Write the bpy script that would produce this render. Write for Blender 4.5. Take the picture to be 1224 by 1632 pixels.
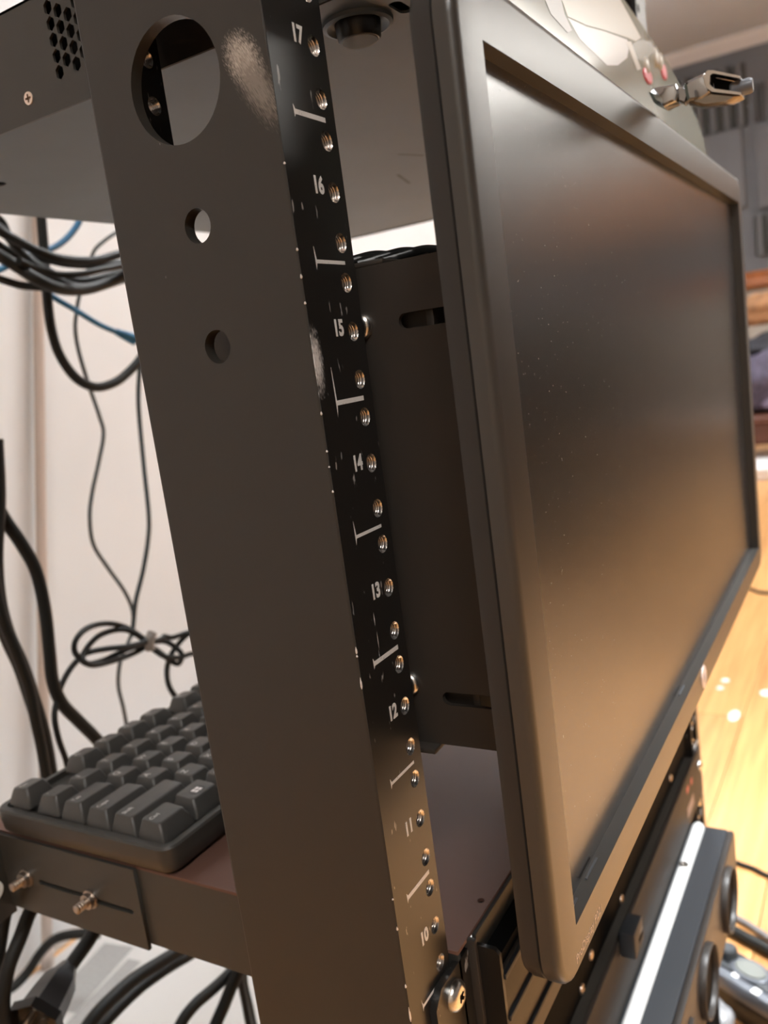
import bpy, bmesh, math, random
import numpy as np
from mathutils import Vector, Matrix
random.seed(7)
S = 0.001            # all sizes below are millimetres
for o in list(bpy.data.objects): bpy.data.objects.remove(o)
scene = bpy.context.scene
COL = scene.collection

# ------------------------------------------------------------------ camera
CAM = np.array([-219.126, -151.632, 33.146])
RV = np.array([1.49792374, -0.979866671, 0.644096060])
FPX = 1344.78
th = np.linalg.norm(RV); kx, ky, kz = RV / th
K = np.array([[0, -kz, ky], [kz, 0, -kx], [-ky, kx, 0]])
ROT = np.eye(3) + math.sin(th) * K + (1 - math.cos(th)) * K @ K     # rows: right, down, forward
cd = bpy.data.cameras.new('camera'); cam = bpy.data.objects.new('camera', cd); COL.objects.link(cam)
r, d, f = ROT
cam.matrix_world = Matrix(((r[0], -d[0], -f[0], CAM[0]*S), (r[1], -d[1], -f[1], CAM[1]*S), (r[2], -d[2], -f[2], CAM[2]*S), (0, 0, 0, 1)))
cd.sensor_fit = 'HORIZONTAL'; cd.sensor_width = 36.0; cd.lens = FPX * 36.0 / 1224.0
cd.clip_start = 0.01; cd.clip_end = 60
cd.dof.use_dof = True; cd.dof.focus_distance = 0.290; cd.dof.aperture_fstop = 17.0
scene.camera = cam
def P(u, v, **k):
    """a point of the photograph (1224x1632) put on the plane x=, y= or z= (mm)"""
    (ax, val), = k.items(); i = 'xyz'.index(ax)
    dr = np.array([(u-612)/FPX, (v-816)/FPX, 1.0]) @ ROT
    t = (val - CAM[i]) / dr[i]
    return tuple(CAM + t * dr)

# ------------------------------------------------------------------ world, exposure
FLOOR, CEIL, WBACK, WRIGHT, WFRONT, WLEFT, WALC = -690.0, 1750.0, 837.0, 6060.0, -2600.0, -2300.0, 1700.0
w = bpy.data.worlds.new('world'); scene.world = w; w.use_nodes = True
w.node_tree.nodes['Background'].inputs[0].default_value = (0.5, 0.5, 0.52, 1)
w.node_tree.nodes['Background'].inputs[1].default_value = 0.05
scene.view_settings.view_transform = 'Standard'; scene.view_settings.look = 'None'
scene.view_settings.gamma = 1.0; scene.view_settings.use_curve_mapping = False
scene.view_settings.exposure = 0.45
# lamps of the room, hanging and left ones added to brighten ceiling and post: (x, y, z, half length x, half width y, strength)
LAMPS = [(1500, 330, CEIL, 500, 120, 56.0, (.95, .98, 1.0)), (3550, 1000, CEIL-200, 420, 180, 30.0, (.90, .95, 1.0)), (4600, -2000, CEIL, 1000, 450, 12.5, (1, .97, .91)), (-1300, -900, CEIL, 500, 150, 30.0, (1, .98, .95))]
SPOT = (690, -600, CEIL, 350.0, 50, (.95, .98, 1.0))      # downlight added to brighten only the floor before the rack: x, y, z, watts, full cone angle, colour

# ------------------------------------------------------------------ materials
MATS = {}
def mat(name, col, rough=0.5, metal=0.0, noise=0.0, nscale=200, bump=0.0, bscale=800, spec=0.5, coat=0.0, trans=0.0, emit=None, var=None, ior=1.45, alpha=1.0):
    m = bpy.data.materials.new(name); m.use_nodes = True
    nt = m.node_tree; b = nt.nodes['Principled BSDF']
    b.inputs['Base Color'].default_value = (*col, 1); b.inputs['Roughness'].default_value = rough
    b.inputs['Metallic'].default_value = metal; b.inputs['Specular IOR Level'].default_value = spec
    b.inputs['Coat Weight'].default_value = coat; b.inputs['Transmission Weight'].default_value = trans
    b.inputs['IOR'].default_value = ior; b.inputs['Alpha'].default_value = alpha
    tc = nt.nodes.new('ShaderNodeTexCoord')
    if noise:
        n = nt.nodes.new('ShaderNodeTexNoise'); n.inputs['Scale'].default_value = nscale; n.inputs['Detail'].default_value = 4
        nt.links.new(tc.outputs['Object'], n.inputs['Vector'])
        rp = nt.nodes.new('ShaderNodeValToRGB')
        c1 = var or tuple(c*(1-noise) for c in col)
        c2 = tuple(min(1, c*(1+noise)) for c in col)
        rp.color_ramp.elements[0].position = .3; rp.color_ramp.elements[1].position = .7
        rp.color_ramp.elements[0].color = (*c1, 1); rp.color_ramp.elements[1].color = (*c2, 1)
        nt.links.new(n.outputs['Fac'], rp.inputs['Fac']); nt.links.new(rp.outputs['Color'], b.inputs['Base Color'])
    if bump:
        n2 = nt.nodes.new('ShaderNodeTexNoise'); n2.inputs['Scale'].default_value = bscale; n2.inputs['Detail'].default_value = 2
        nt.links.new(tc.outputs['Object'], n2.inputs['Vector'])
        bp = nt.nodes.new('ShaderNodeBump'); bp.inputs['Strength'].default_value = bump; bp.inputs['Distance'].default_value = 0.0002
        nt.links.new(n2.outputs['Fac'], bp.inputs['Height']); nt.links.new(bp.outputs['Normal'], b.inputs['Normal'])
    if emit:
        b.inputs['Emission Color'].default_value = (*emit[0], 1); b.inputs['Emission Strength'].default_value = emit[1]
    MATS[name] = m; return m

def speckle(m, scale, lo, col, stretch=(1, 1, 1), amount=1.0):
    """worn specks and scratches: a thresholded noise mixed over the base colour"""
    nt = m.node_tree; b = nt.nodes['Principled BSDF']
    tc = nt.nodes.new('ShaderNodeTexCoord'); mp = nt.nodes.new('ShaderNodeMapping'); mp.inputs['Scale'].default_value = stretch
    n = nt.nodes.new('ShaderNodeTexNoise'); n.inputs['Scale'].default_value = scale; n.inputs['Detail'].default_value = 3
    nt.links.new(tc.outputs['Object'], mp.inputs['Vector']); nt.links.new(mp.outputs['Vector'], n.inputs['Vector'])
    rp = nt.nodes.new('ShaderNodeMapRange'); rp.inputs['From Min'].default_value = lo; rp.inputs['From Max'].default_value = lo+.03
    rp.inputs['To Max'].default_value = amount
    nt.links.new(n.outputs['Fac'], rp.inputs['Value'])
    mx = nt.nodes.new('ShaderNodeMix'); mx.data_type = 'RGBA'
    nt.links.new(rp.outputs['Result'], mx.inputs['Factor'])
    src = b.inputs['Base Color'].links
    if src: nt.links.new(src[0].from_socket, mx.inputs['A'])
    else: mx.inputs['A'].default_value = b.inputs['Base Color'].default_value
    mx.inputs['B'].default_value = (*col, 1)
    nt.links.new(mx.outputs['Result'], b.inputs['Base Color'])
    return m

def scuff(m, centre, axes, col, nscale, stretch, thr=.5, rough=.35, rot=0.0):
    """a rubbed patch with its own shape (ellipsoid mask times streaky noise), in object coordinates"""
    nt = m.node_tree; b = nt.nodes['Principled BSDF']
    tc = nt.nodes.new('ShaderNodeTexCoord')
    mp = nt.nodes.new('ShaderNodeMapping'); mp.vector_type = 'TEXTURE'
    mp.inputs['Location'].default_value = [c*S for c in centre]; mp.inputs['Rotation'].default_value = (rot, 0, 0)
    mp.inputs['Scale'].default_value = [a*S for a in axes]
    nt.links.new(tc.outputs['Object'], mp.inputs['Vector'])
    ln = nt.nodes.new('ShaderNodeVectorMath'); ln.operation = 'LENGTH'; nt.links.new(mp.outputs['Vector'], ln.inputs[0])
    mr = nt.nodes.new('ShaderNodeMapRange'); mr.inputs['From Min'].default_value = 1.0; mr.inputs['From Max'].default_value = 0.2
    nt.links.new(ln.outputs['Value'], mr.inputs['Value'])
    n = nt.nodes.new('ShaderNodeTexNoise'); n.inputs['Scale'].default_value = nscale; n.inputs['Detail'].default_value = 5
    mp2 = nt.nodes.new('ShaderNodeMapping'); mp2.inputs['Scale'].default_value = stretch
    nt.links.new(mp.outputs['Vector'], mp2.inputs['Vector']); nt.links.new(mp2.outputs['Vector'], n.inputs['Vector'])
    cn = nt.nodes.new('ShaderNodeMapRange'); cn.inputs['From Min'].default_value = .30; cn.inputs['From Max'].default_value = .70
    nt.links.new(n.outputs['Fac'], cn.inputs['Value'])
    ad = nt.nodes.new('ShaderNodeMath'); ad.operation = 'MULTIPLY_ADD'; ad.inputs[1].default_value = 0.9
    nt.links.new(mr.outputs['Result'], ad.inputs[0]); nt.links.new(cn.outputs['Result'], ad.inputs[2])
    st = nt.nodes.new('ShaderNodeMapRange'); st.inputs['From Min'].default_value = thr+.35; st.inputs['From Max'].default_value = thr+1.0
    nt.links.new(ad.outputs['Value'], st.inputs['Value'])
    cl = nt.nodes.new('ShaderNodeMath'); cl.operation = 'MULTIPLY'
    gt = nt.nodes.new('ShaderNodeMath'); gt.operation = 'GREATER_THAN'; gt.inputs[1].default_value = 0.001
    nt.links.new(mr.outputs['Result'], gt.inputs[0]); nt.links.new(gt.outputs['Value'], cl.inputs[0]); nt.links.new(st.outputs['Result'], cl.inputs[1])
    mx = nt.nodes.new('ShaderNodeMix'); mx.data_type = 'RGBA'; nt.links.new(cl.outputs['Value'], mx.inputs['Factor'])
    src = b.inputs['Base Color'].links
    if src: nt.links.new(src[0].from_socket, mx.inputs['A'])
    else: mx.inputs['A'].default_value = b.inputs['Base Color'].default_value
    mx.inputs['B'].default_value = (*col, 1); nt.links.new(mx.outputs['Result'], b.inputs['Base Color'])
    return m

post_mat = mat('rack_paint', (0.030, 0.027, 0.023), .40, bump=.12, bscale=2500, spec=.5)
speckle(post_mat, 260, .755, (.45, .42, .40), (1, 1, .35), .8)
scuff(post_mat, (0, 9.5, 126.5), (4, 7.0, 10.0), (.46, .41, .36), 7, (1, 4, 1.0), thr=.30, rot=math.radians(-28))
scuff(post_mat, (0, 6.0, 118.5), (4, 7.0, 17.0), (.20, .175, .15), 8, (1, 4, .8), thr=.34, rot=math.radians(-28))
flange_mat = mat('rack_flange_paint', (0.018, 0.017, 0.016), .30, bump=.10, bscale=2500, spec=.5)
speckle(flange_mat, 420, .675, (.42, .41, .40), (1, 1, .25), .8)
scuff(flange_mat, (1.5, 0, 36), (4.0, 3, 12), (.75, .73, .72), 7, (2, 1, 1), thr=.30)
bare = mat('bare_aluminium', (.80, .77, .74), .22, 1.0)
chrome = mat('chrome', (.50, .52, .55), .09, 1.0)
steel = mat('zinc_steel', (.78, .76, .72), .25, 1.0, noise=.1, nscale=900)
oldsteel = mat('dull_bolt_steel', (.48, .42, .37), .32, 1.0)
copper_screw = mat('nickel_screw', (.85, .70, .60), .35, .8)
ink = mat('white_ink', (.85, .84, .83), .6); speckle(ink, 1500, .66, (.10, .10, .10), (1, 1, 1), .8)
ink2 = mat('key_legend_ink', (.62, .60, .58), .5)
box_mat = mat('device_black_steel', (.040, .037, .032), .42, bump=.1, bscale=2500)
box_bottom = mat('device_bottom_grey', (.083, .103, .122), .45, noise=.06, nscale=25)
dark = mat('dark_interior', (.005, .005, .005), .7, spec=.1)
mount_mat = mat('mount_black_steel', (.036, .030, .025), .5, bump=.1, bscale=2500)
bezel_mat = mat('monitor_plastic', (.034, .032, .029), .34, bump=.15, bscale=4000, ior=1.65)
shell_mat = mat('monitor_shell_plastic', (.020, .018, .016), .5, bump=.15, bscale=3000)
screen_mat = mat('matte_screen', (.020, .019, .019), .26, ior=1.7, bump=.05, bscale=9000)
speckle(screen_mat, 900, .722, (.55, .5, .45), (1, 1, 1), .8)
key_mat = mat('key_plastic', (.055, .053, .050), .38, bump=.2, bscale=3000)
case_mat = mat('keyboard_case_plastic', (.040, .038, .034), .42, bump=.2, bscale=3000)
shelf_mat = mat('shelf_black_steel', (.038, .036, .031), .45, bump=.12, bscale=2500)
cable_black = mat('black_cable_rubber', (.010, .010, .009), .55, spec=.35)
cable_grey = mat('dark_grey_cable', (.055, .068, .072), .45)
cable_teal = mat('dark_teal_cable', (.022, .042, .052), .45)
cable_blue = mat('blue_cable', (.020, .150, .300), .45)
wall_white = mat('white_wall_paint', (.74, .755, .77), .75, noise=.03, nscale=4, bump=.08, bscale=300)
wall_grey = mat('grey_wall_paint', (.16, .155, .155), .8, noise=.04, nscale=6)
wall_beige = mat('beige_wall_paint', (.42, .37, .31), .8)
ceil_mat = mat('ceiling_paint', (.72, .76, .81), .85, noise=.02, nscale=3)
trim_mat = mat('white_trim_paint', (.78, .73, .69), .5)
orange_wood = mat('orange_wood', (.36, .11, .025), .4, noise=.25, nscale=12)
unit_top = mat('brown_metal_cover', (.21, .088, .060), .35, bump=.1, bscale=2500)
unit_face = mat('device_face_black', (.035, .030, .027), .42, bump=.1, bscale=2500)
white_plastic = mat('white_plastic', (.85, .86, .85), .35)
slab_mat = mat('dark_grey_plastic', (.026, .030, .036), .45, bump=.2, bscale=2500)
speckle(slab_mat, 300, .74, (.4, .4, .4), (1, 1, 1), .8)
gloss_green = mat('pale_green_gloss_plastic', (.23, .26, .21), .12, spec=.6, coat=.3)
red_mark = mat('red_plastic', (.62, .02, .06), .3)
grey_plastic = mat('grey_plastic', (.040, .045, .050), .42)
silver_plastic = mat('silver_plastic', (.12, .13, .15), .34, .2)
pale_pad = mat('pale_pad', (.17, .18, .165), .5)
bag_mat = mat('cloudy_plastic_bag', (.42, .43, .45), .25, trans=.35)
purple_cloth = mat('purple_grey_cloth', (.085, .070, .100), .9, noise=.3, nscale=40)
brown_leather = mat('brown_leather', (.10, .03, .014), .5)
tan_cloth = mat('tan_cloth', (.26, .12, .05), .9, noise=.3, nscale=30)
sheet_mat = mat('white_sheet', (.52, .50, .48), .7)
sheet_stripe = mat('grey_sheet_stripe', (.30, .29, .28), .7, noise=.12, nscale=300)
pole_mat = mat('beige_pole', (.50, .42, .37), .6)
black_plastic = mat('black_plastic', (.010, .010, .010), .35)
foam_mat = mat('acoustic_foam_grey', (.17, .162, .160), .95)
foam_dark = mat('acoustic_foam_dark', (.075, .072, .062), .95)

def wood_material():
    m = bpy.data.materials.new('maple_plank'); m.use_nodes = True; nt = m.node_tree; b = nt.nodes['Principled BSDF']
    oi = nt.nodes.new('ShaderNodeObjectInfo'); tc = nt.nodes.new('ShaderNodeTexCoord')
    mp = nt.nodes.new('ShaderNodeMapping'); mp.inputs['Scale'].default_value = (.8, 14, 14)
    nt.links.new(tc.outputs['Object'], mp.inputs['Vector'])
    n = nt.nodes.new('ShaderNodeTexNoise'); n.noise_dimensions = '4D'; n.inputs['Scale'].default_value = 6; n.inputs['Detail'].default_value = 5
    nt.links.new(mp.outputs['Vector'], n.inputs['Vector'])
    ml = nt.nodes.new('ShaderNodeMath'); ml.operation = 'MULTIPLY'; ml.inputs[1].default_value = 40
    nt.links.new(oi.outputs['Random'], ml.inputs[0]); nt.links.new(ml.outputs['Value'], n.inputs['W'])
    rp = nt.nodes.new('ShaderNodeValToRGB')
    rp.color_ramp.elements[0].position = .3; rp.color_ramp.elements[0].color = (.52, .24, .080, 1)
    rp.color_ramp.elements[1].position = .75; rp.color_ramp.elements[1].color = (.72, .39, .15, 1)
    nt.links.new(n.outputs['Fac'], rp.inputs['Fac'])
    hv = nt.nodes.new('ShaderNodeHueSaturation'); mr = nt.nodes.new('ShaderNodeMapRange')
    mr.inputs['To Min'].default_value = .80; mr.inputs['To Max'].default_value = 1.15
    nt.links.new(oi.outputs['Random'], mr.inputs['Value']); nt.links.new(mr.outputs['Result'], hv.inputs['Value'])
    nt.links.new(rp.outputs['Color'], hv.inputs['Color']); nt.links.new(hv.outputs['Color'], b.inputs['Base Color'])
    b.inputs['Roughness'].default_value = .30
    return m
plank_mat = wood_material()

# ------------------------------------------------------------------ mesh helpers
def tag(o, label=None, cat=None, group=None, kind=None):
    if label: o['label'] = label
    if cat: o['category'] = cat
    if group: o['group'] = group
    if kind: o['kind'] = kind
    return o
def link(name, me, m=None, parent=None):
    o = bpy.data.objects.new(name, me); COL.objects.link(o)
    if m is not None and len(me.materials) == 0: me.materials.append(m)
    if parent is not None: adopt(o, parent)
    return o
def wpos(o):
    v = Vector(o.location)
    while o.parent: o = o.parent; v += o.location if o.parent is None else Vector((0, 0, 0))
    return v
def adopt(o, parent):
    """parent an object whose mesh is in world coordinates"""
    root = parent
    while root.parent: root = root.parent
    o.parent = parent
    o.matrix_parent_inverse = Matrix.Identity(4) if parent.parent else Matrix.Translation(-root.location)
    if parent.parent:      # a sub-part: its parent part already sits at the world origin, unless it was moved
        o.matrix_parent_inverse = Matrix.Translation(-parent.location)
def thing(name, label, cat, loc, group=None):
    o = bpy.data.objects.new(name, None); COL.objects.link(o); o.empty_display_size = .02
    o.location = [c*S for c in loc]
    return tag(o, label, cat, group)
def bm_mesh(name, bm, smooth=None):
    me = bpy.data.meshes.new(name); bm.to_mesh(me); bm.free()
    if smooth is not None:
        for p in me.polygons: p.use_smooth = True
        me.set_sharp_from_angle(angle=math.radians(smooth))
    return me
def box_bm(lo, hi, bev=0, seg=2, bm=None):
    b = bmesh.new()
    bmesh.ops.create_cube(b, size=1)
    for v in b.verts:
        for i in range(3): v.co[i] = (lo[i] + (v.co[i]+.5) * (hi[i]-lo[i])) * S
    if bev: bmesh.ops.bevel(b, geom=b.edges[:], offset=bev*S, segments=seg, affect='EDGES', profile=.5)
    if bm is None: return b
    me = bpy.data.meshes.new('t'); b.to_mesh(me); b.free(); bm.from_mesh(me); bpy.data.meshes.remove(me); return bm
def box(name, lo, hi, m, parent=None, bev=0, seg=2):
    return link(name, bm_mesh(name, box_bm(lo, hi, bev, seg), 40 if bev else None), m, parent)
DG = None
def curve_mesh(cu):
    ob = bpy.data.objects.new('tmp', cu); COL.objects.link(ob)
    dg = bpy.context.evaluated_depsgraph_get(); dg.update()
    me = bpy.data.meshes.new_from_object(ob.evaluated_get(dg))
    bpy.data.objects.remove(ob); me.materials.clear(); return me
AX = {'x': Matrix(((0, 0, 1, 0), (1, 0, 0, 0), (0, 1, 0, 0), (0, 0, 0, 1))),    # (a,b) = (y,z), thickness x
      'y': Matrix(((1, 0, 0, 0), (0, 0, 1, 0), (0, 1, 0, 0), (0, 0, 0, 1))),    # (a,b) = (x,z), thickness y
      'z': Matrix.Identity(4)}
def plate(name, outline, holes, axis, w0, w1, m, parent=None):
    """flat sheet with real holes: outline and holes in mm in the plane across axis, from w0 to w1 along it"""
    cu = bpy.data.curves.new(name, 'CURVE'); cu.dimensions = '2D'; cu.fill_mode = 'BOTH'; cu.extrude = abs(w1-w0)/2*S
    for pts in [outline] + holes:
        sp = cu.splines.new('POLY'); sp.points.add(len(pts)-1); sp.use_cyclic_u = True
        for q, (a, b) in zip(sp.points, pts): q.co = (a*S, b*S, 0, 1)
    me = curve_mesh(cu)
    me.transform(AX[axis]); off = [0, 0, 0]; off['xyz'.index(axis)] = (w0+w1)/2*S
    me.transform(Matrix.Translation(off)); me.name = name
    bm = bmesh.new(); bm.from_mesh(me); bmesh.ops.recalc_face_normals(bm, faces=bm.faces[:]); bm.to_mesh(me); bm.free()
    return link(name, me, m, parent)
def circ(a, b, r_, n=24): return [(a+r_*math.cos(2*math.pi*i/n), b+r_*math.sin(2*math.pi*i/n)) for i in range(n)]
def rect(a0, b0, a1, b1): return [(a0, b0), (a1, b0), (a1, b1), (a0, b1)]
def slot(a0, a1, b, r_, n=8):
    return [(a1+r_*math.sin(math.pi*i/n), b-r_*math.cos(math.pi*i/n)) for i in range(n+1)] + [(a0-r_*math.sin(math.pi*i/n), b+r_*math.cos(math.pi*i/n)) for i in range(n+1)]
def rrect(a0, b0, a1, b1, r_, n=6):
    out = []
    for cx, cy, s in ((a1-r_, b0+r_, -90), (a1-r_, b1-r_, 0), (a0+r_, b1-r_, 90), (a0+r_, b0+r_, 180)):
        for i in range(n+1):
            t = math.radians(s + 90*i/n); out.append((cx+r_*math.cos(t), cy+r_*math.sin(t)))
    return out
def lathe_bm(prof, axis, at, n=20, bm=None, caps=True):
    """profile [(along, radius)] turned about an axis ('x','y','z' or a vector) through at (mm)"""
    bm = bm or bmesh.new()
    a = {'x': Vector((1, 0, 0)), 'y': Vector((0, 1, 0)), 'z': Vector((0, 0, 1))}.get(axis, None) if isinstance(axis, str) else Vector(axis).normalized()
    u = a.orthogonal().normalized(); v = a.cross(u); at = Vector(at); rings = []
    for l, r_ in prof:
        rings.append([bm.verts.new((at + a*l + (u*math.cos(2*math.pi*i/n) + v*math.sin(2*math.pi*i/n))*r_)*S) for i in range(n)])
    for A, B in zip(rings, rings[1:]):
        for i in range(n): bm.faces.new((A[i], A[(i+1) % n], B[(i+1) % n], B[i]))
    if caps:
        bm.faces.new(rings[0][::-1]); bm.faces.new(rings[-1])
    bmesh.ops.recalc_face_normals(bm, faces=bm.faces[:]); return bm
def lathe(name, prof, axis, at, m, parent=None, n=20, caps=True, smooth=35):
    return link(name, bm_mesh(name, lathe_bm(prof, axis, at, n, None, caps), smooth), m, parent)
def spline(pts, per=8):
    p = [Vector(q) for q in pts]
    if len(p) < 3: return p
    p = [p[0]*2-p[1]] + p + [p[-1]*2-p[-2]]; out = []
    for i in range(1, len(p)-2):
        for k in range(per):
            t = k/per; a, b, c, d_ = p[i-1:i+3]
            out.append(.5*((2*b) + (c-a)*t + (2*a-5*b+4*c-d_)*t*t + (3*b-a-3*c+d_)*t**3))
    return out + [p[-2]]
def tube_bm(pts, rad, n=10, per=8, bm=None):
    bm = bm or bmesh.new(); path = spline(pts, per); N = len(path)
    rads = rad if callable(rad) else (lambda t: rad)
    T = [(path[min(i+1, N-1)]-path[max(i-1, 0)]).normalized() for i in range(N)]
    u = T[0].orthogonal().normalized(); rings = []
    for i in range(N):
        u = (u - T[i]*u.dot(T[i])).normalized(); v = T[i].cross(u); r_ = rads(i/(N-1))
        rings.append([bm.verts.new((path[i] + (u*math.cos(2*math.pi*k/n) + v*math.sin(2*math.pi*k/n))*r_)*S) for k in range(n)])
    for A, B in zip(rings, rings[1:]):
        for k in range(n): bm.faces.new((A[k], A[(k+1) % n], B[(k+1) % n], B[k]))
    bm.faces.new(rings[0][::-1]); bm.faces.new(rings[-1]); return bm
def tube(name, pts, rad, m, parent=None, n=10, per=8):
    return link(name, bm_mesh(name, tube_bm(pts, rad, n, per), 60), m, parent)
def text_mesh(body, size, extrude=.04, align='CENTER', bold=0.0):
    cu = bpy.data.curves.new('t', 'FONT'); cu.body = body; cu.size = size*S; cu.extrude = extrude*S
    cu.offset = bold*S; cu.align_x = align; cu.align_y = 'CENTER'; cu.resolution_u = 3
    return curve_mesh(cu)
def copy_part(src, parent, dloc):
    c = src.copy(); COL.objects.link(c); c.parent = parent
    c.matrix_parent_inverse = src.matrix_parent_inverse.copy(); c.location = Vector(src.location) + Vector(dloc)*S; return c

# ------------------------------------------------------------------ the room
def struct(o, label): return tag(o, label, kind='structure')
fl = box('floor', (WLEFT, WFRONT, FLOOR-30), (WRIGHT, WALC, FLOOR-6), mat('subfloor', (.40, .22, .10), .5))
tag(fl, 'honey coloured wooden plank floor', kind='structure')
pw = 92.0; y = -2580.0; k = 0; planks = []
while y < WBACK-5:
    x = -900.0 - (k*397 % 900); y1 = min(y+pw, WBACK-1)
    while x < WRIGHT-20:
        L = random.uniform(1250, 1900); x1 = min(x+L, WRIGHT-1)
        planks.append((x, y, x1, y1)); x = x1
    y += pw; k += 1
yq = WBACK
while yq < WALC-5:
    for x0, x1 in ((3001, 4600), (4600, WRIGHT-1)): planks.append((x0, yq, x1, min(yq+pw, WALC-1)))
    yq += pw
for (x0, y0, x1, y1) in planks:
    dz = random.uniform(-.25, .25)
    o = box('plank', (x0+.7, y0+.7, FLOOR-6), (x1-.7, y1-.7, FLOOR+dz), plank_mat, fl)
o = box('plank', (WLEFT+1, WFRONT+1, FLOOR-6), (-1810, WBACK-1, FLOOR-.5), plank_mat, fl)
struct(box('wall_back', (WLEFT, WBACK, FLOOR-30), (3000, WBACK+60, CEIL), wall_white), 'white wall behind the rack')
struct(box('wall_alcove', (2940, WBACK+60, FLOOR-30), (3000, WALC, CEIL), wall_white), 'white side wall of the alcove beyond the rack')
struct(box('wall_rear', (3000, WALC, FLOOR-30), (WRIGHT, WALC+60, CEIL), wall_grey), 'grey rear wall of the alcove')
struct(box('wall_right', (WRIGHT, WFRONT, FLOOR-30), (WRIGHT+60, WALC+60, CEIL), wall_grey), 'far grey wall with acoustic panels')
struct(box('wall_front', (WLEFT, WFRONT-60, FLOOR-30), (WRIGHT+60, WFRONT, CEIL), wall_grey), 'grey wall facing the front of the rack')
struct(box('wall_left', (WLEFT-60, WFRONT-60, FLOOR-30), (WLEFT, WBACK+60, CEIL), wall_beige), 'wall at the left of the rack')
struct(box('ceiling', (WLEFT-60, WFRONT-60, CEIL), (WRIGHT+60, WALC+60, CEIL+60), ceil_mat), 'off-white ceiling')
# crown trim where the far wall meets the ceiling
cr = plate('trim_1', [(WRIGHT, CEIL), (WRIGHT-70, CEIL), (WRIGHT-70, CEIL-12), (WRIGHT-45, CEIL-30), (WRIGHT-28, CEIL-60), (WRIGHT-10, CEIL-68), (WRIGHT-10, CEIL-80), (WRIGHT, CEIL-80)], [], 'y', WFRONT, WALC, trim_mat)
struct(cr, 'white crown moulding along the top of the grey wall')
struct(box('baseboard_right', (WRIGHT-14, WFRONT, FLOOR), (WRIGHT, WALC, FLOOR+90), trim_mat, None, 2), 'white baseboard under the grey wall')
# beige lower wall and wooden rail seen past the right edge of the monitor
struct(box('wall_right_panel', (WRIGHT-8, -1250, FLOOR+90), (WRIGHT, WALC, 185), wall_beige), 'beige lower part of the far wall')
tr = plate('trim_2', [(WRIGHT, 290), (WRIGHT-40, 290), (WRIGHT-46, 275), (WRIGHT-30, 262), (WRIGHT-30, 235), (WRIGHT-50, 225), (WRIGHT-50, 185), (WRIGHT, 185)], [], 'y', -1250, WALC, orange_wood)
struct(tr, 'orange wooden rail running along the far wall')
for i, (lx, ly, lz, hx, hy, st, lcol) in enumerate(LAMPS):
    t = thing('ceiling_light', ['long ceiling light near the white wall', 'added hanging light, unseen, brightening the far ceiling', 'wide ceiling light over the dark sofa', 'added ceiling light, unseen, brightening the left face of the rack'][i], 'ceiling light', (lx, ly, lz))
    if lz > CEIL-50: box('housing', (lx-hx-20, ly-hy-20, lz-35), (lx+hx+20, ly+hy+20, lz), trim_mat, t, 4)
    else:
        for a_ in (-1, 1): tube('hanger', [(lx+a_*hx*.7, ly, lz-34), (lx+a_*hx*.7, ly, CEIL-.5)], 3, MATS['white_trim_paint'], t, 6)
    me = mat('lamp_diffuser', (.9, .88, .84), .5, emit=(lcol, st))
    box('diffuser', (lx-hx, ly-hy, lz-45), (lx+hx, ly+hy, lz-34), me, t, 2)
sx_, sy_, sz_, sp_, sa_, scol_ = SPOT
t = thing('floor_fill_spot', 'added round spotlight, unseen, brightening the floor in front of the rack', 'spotlight', (sx_, sy_, sz_))  # unseen fixture added for its pool of light on the floor
lathe('trim_ring', [(0, 70), (8, 68), (9, 56), (2, 54)], (0, 0, -1), (sx_, sy_, sz_-.5), MATS['white_trim_paint'], t, 32)
lathe('reflector', [(0, 54), (1, 53)], (0, 0, -1), (sx_, sy_, sz_-1), MATS['chrome'], t, 28)
sl = bpy.data.lights.new('fill_spot', 'SPOT'); sl.energy = sp_; sl.color = scol_; sl.spot_size = math.radians(sa_); sl.spot_blend = .7; sl.shadow_soft_size = .05
so_ = bpy.data.objects.new('fill_spot', sl); COL.objects.link(so_); so_.parent = t; so_.location = (0, 0, -.02)

# ------------------------------------------------------------------ the rack
U = 44.45
ZT, ZB = 22.225 + 6*U, FLOOR + 12        # post top and bottom
RW = 515.6                               # outer width
rack = thing('equipment_rack', 'black open-frame relay rack with numbered tapped-hole posts', 'rack', (RW/2, 37, FLOOR))
D, FW, T = 74.4, 31.9, 4.6
holeZ = []
for u in range(1, 21):
    for dz in (15.875, 0, -15.875):
        z = (u-14)*U + dz
        if ZB+10 < z < ZT-6: holeZ.append((u, dz, z))
prof = [(0.0, 3.25), (.45, 2.95)]
yy = .45
while yy < T-.5:
    prof += [(yy+.45, 2.45), (yy+.90, 2.95)]; yy += .90
prof += [(T, 3.2)]
liner_me = bm_mesh('threaded_hole', lathe_bm(prof, 'y', (0, 0, 0), 20, None, False), 30); liner_me.materials.append(bare)
def liner(part, x, y, z):
    o = bpy.data.objects.new('threaded_hole', liner_me); COL.objects.link(o); o.parent = part
    o.matrix_parent_inverse = Matrix.Identity(4); o.location = Vector((x, y, z))*S; return o
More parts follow.
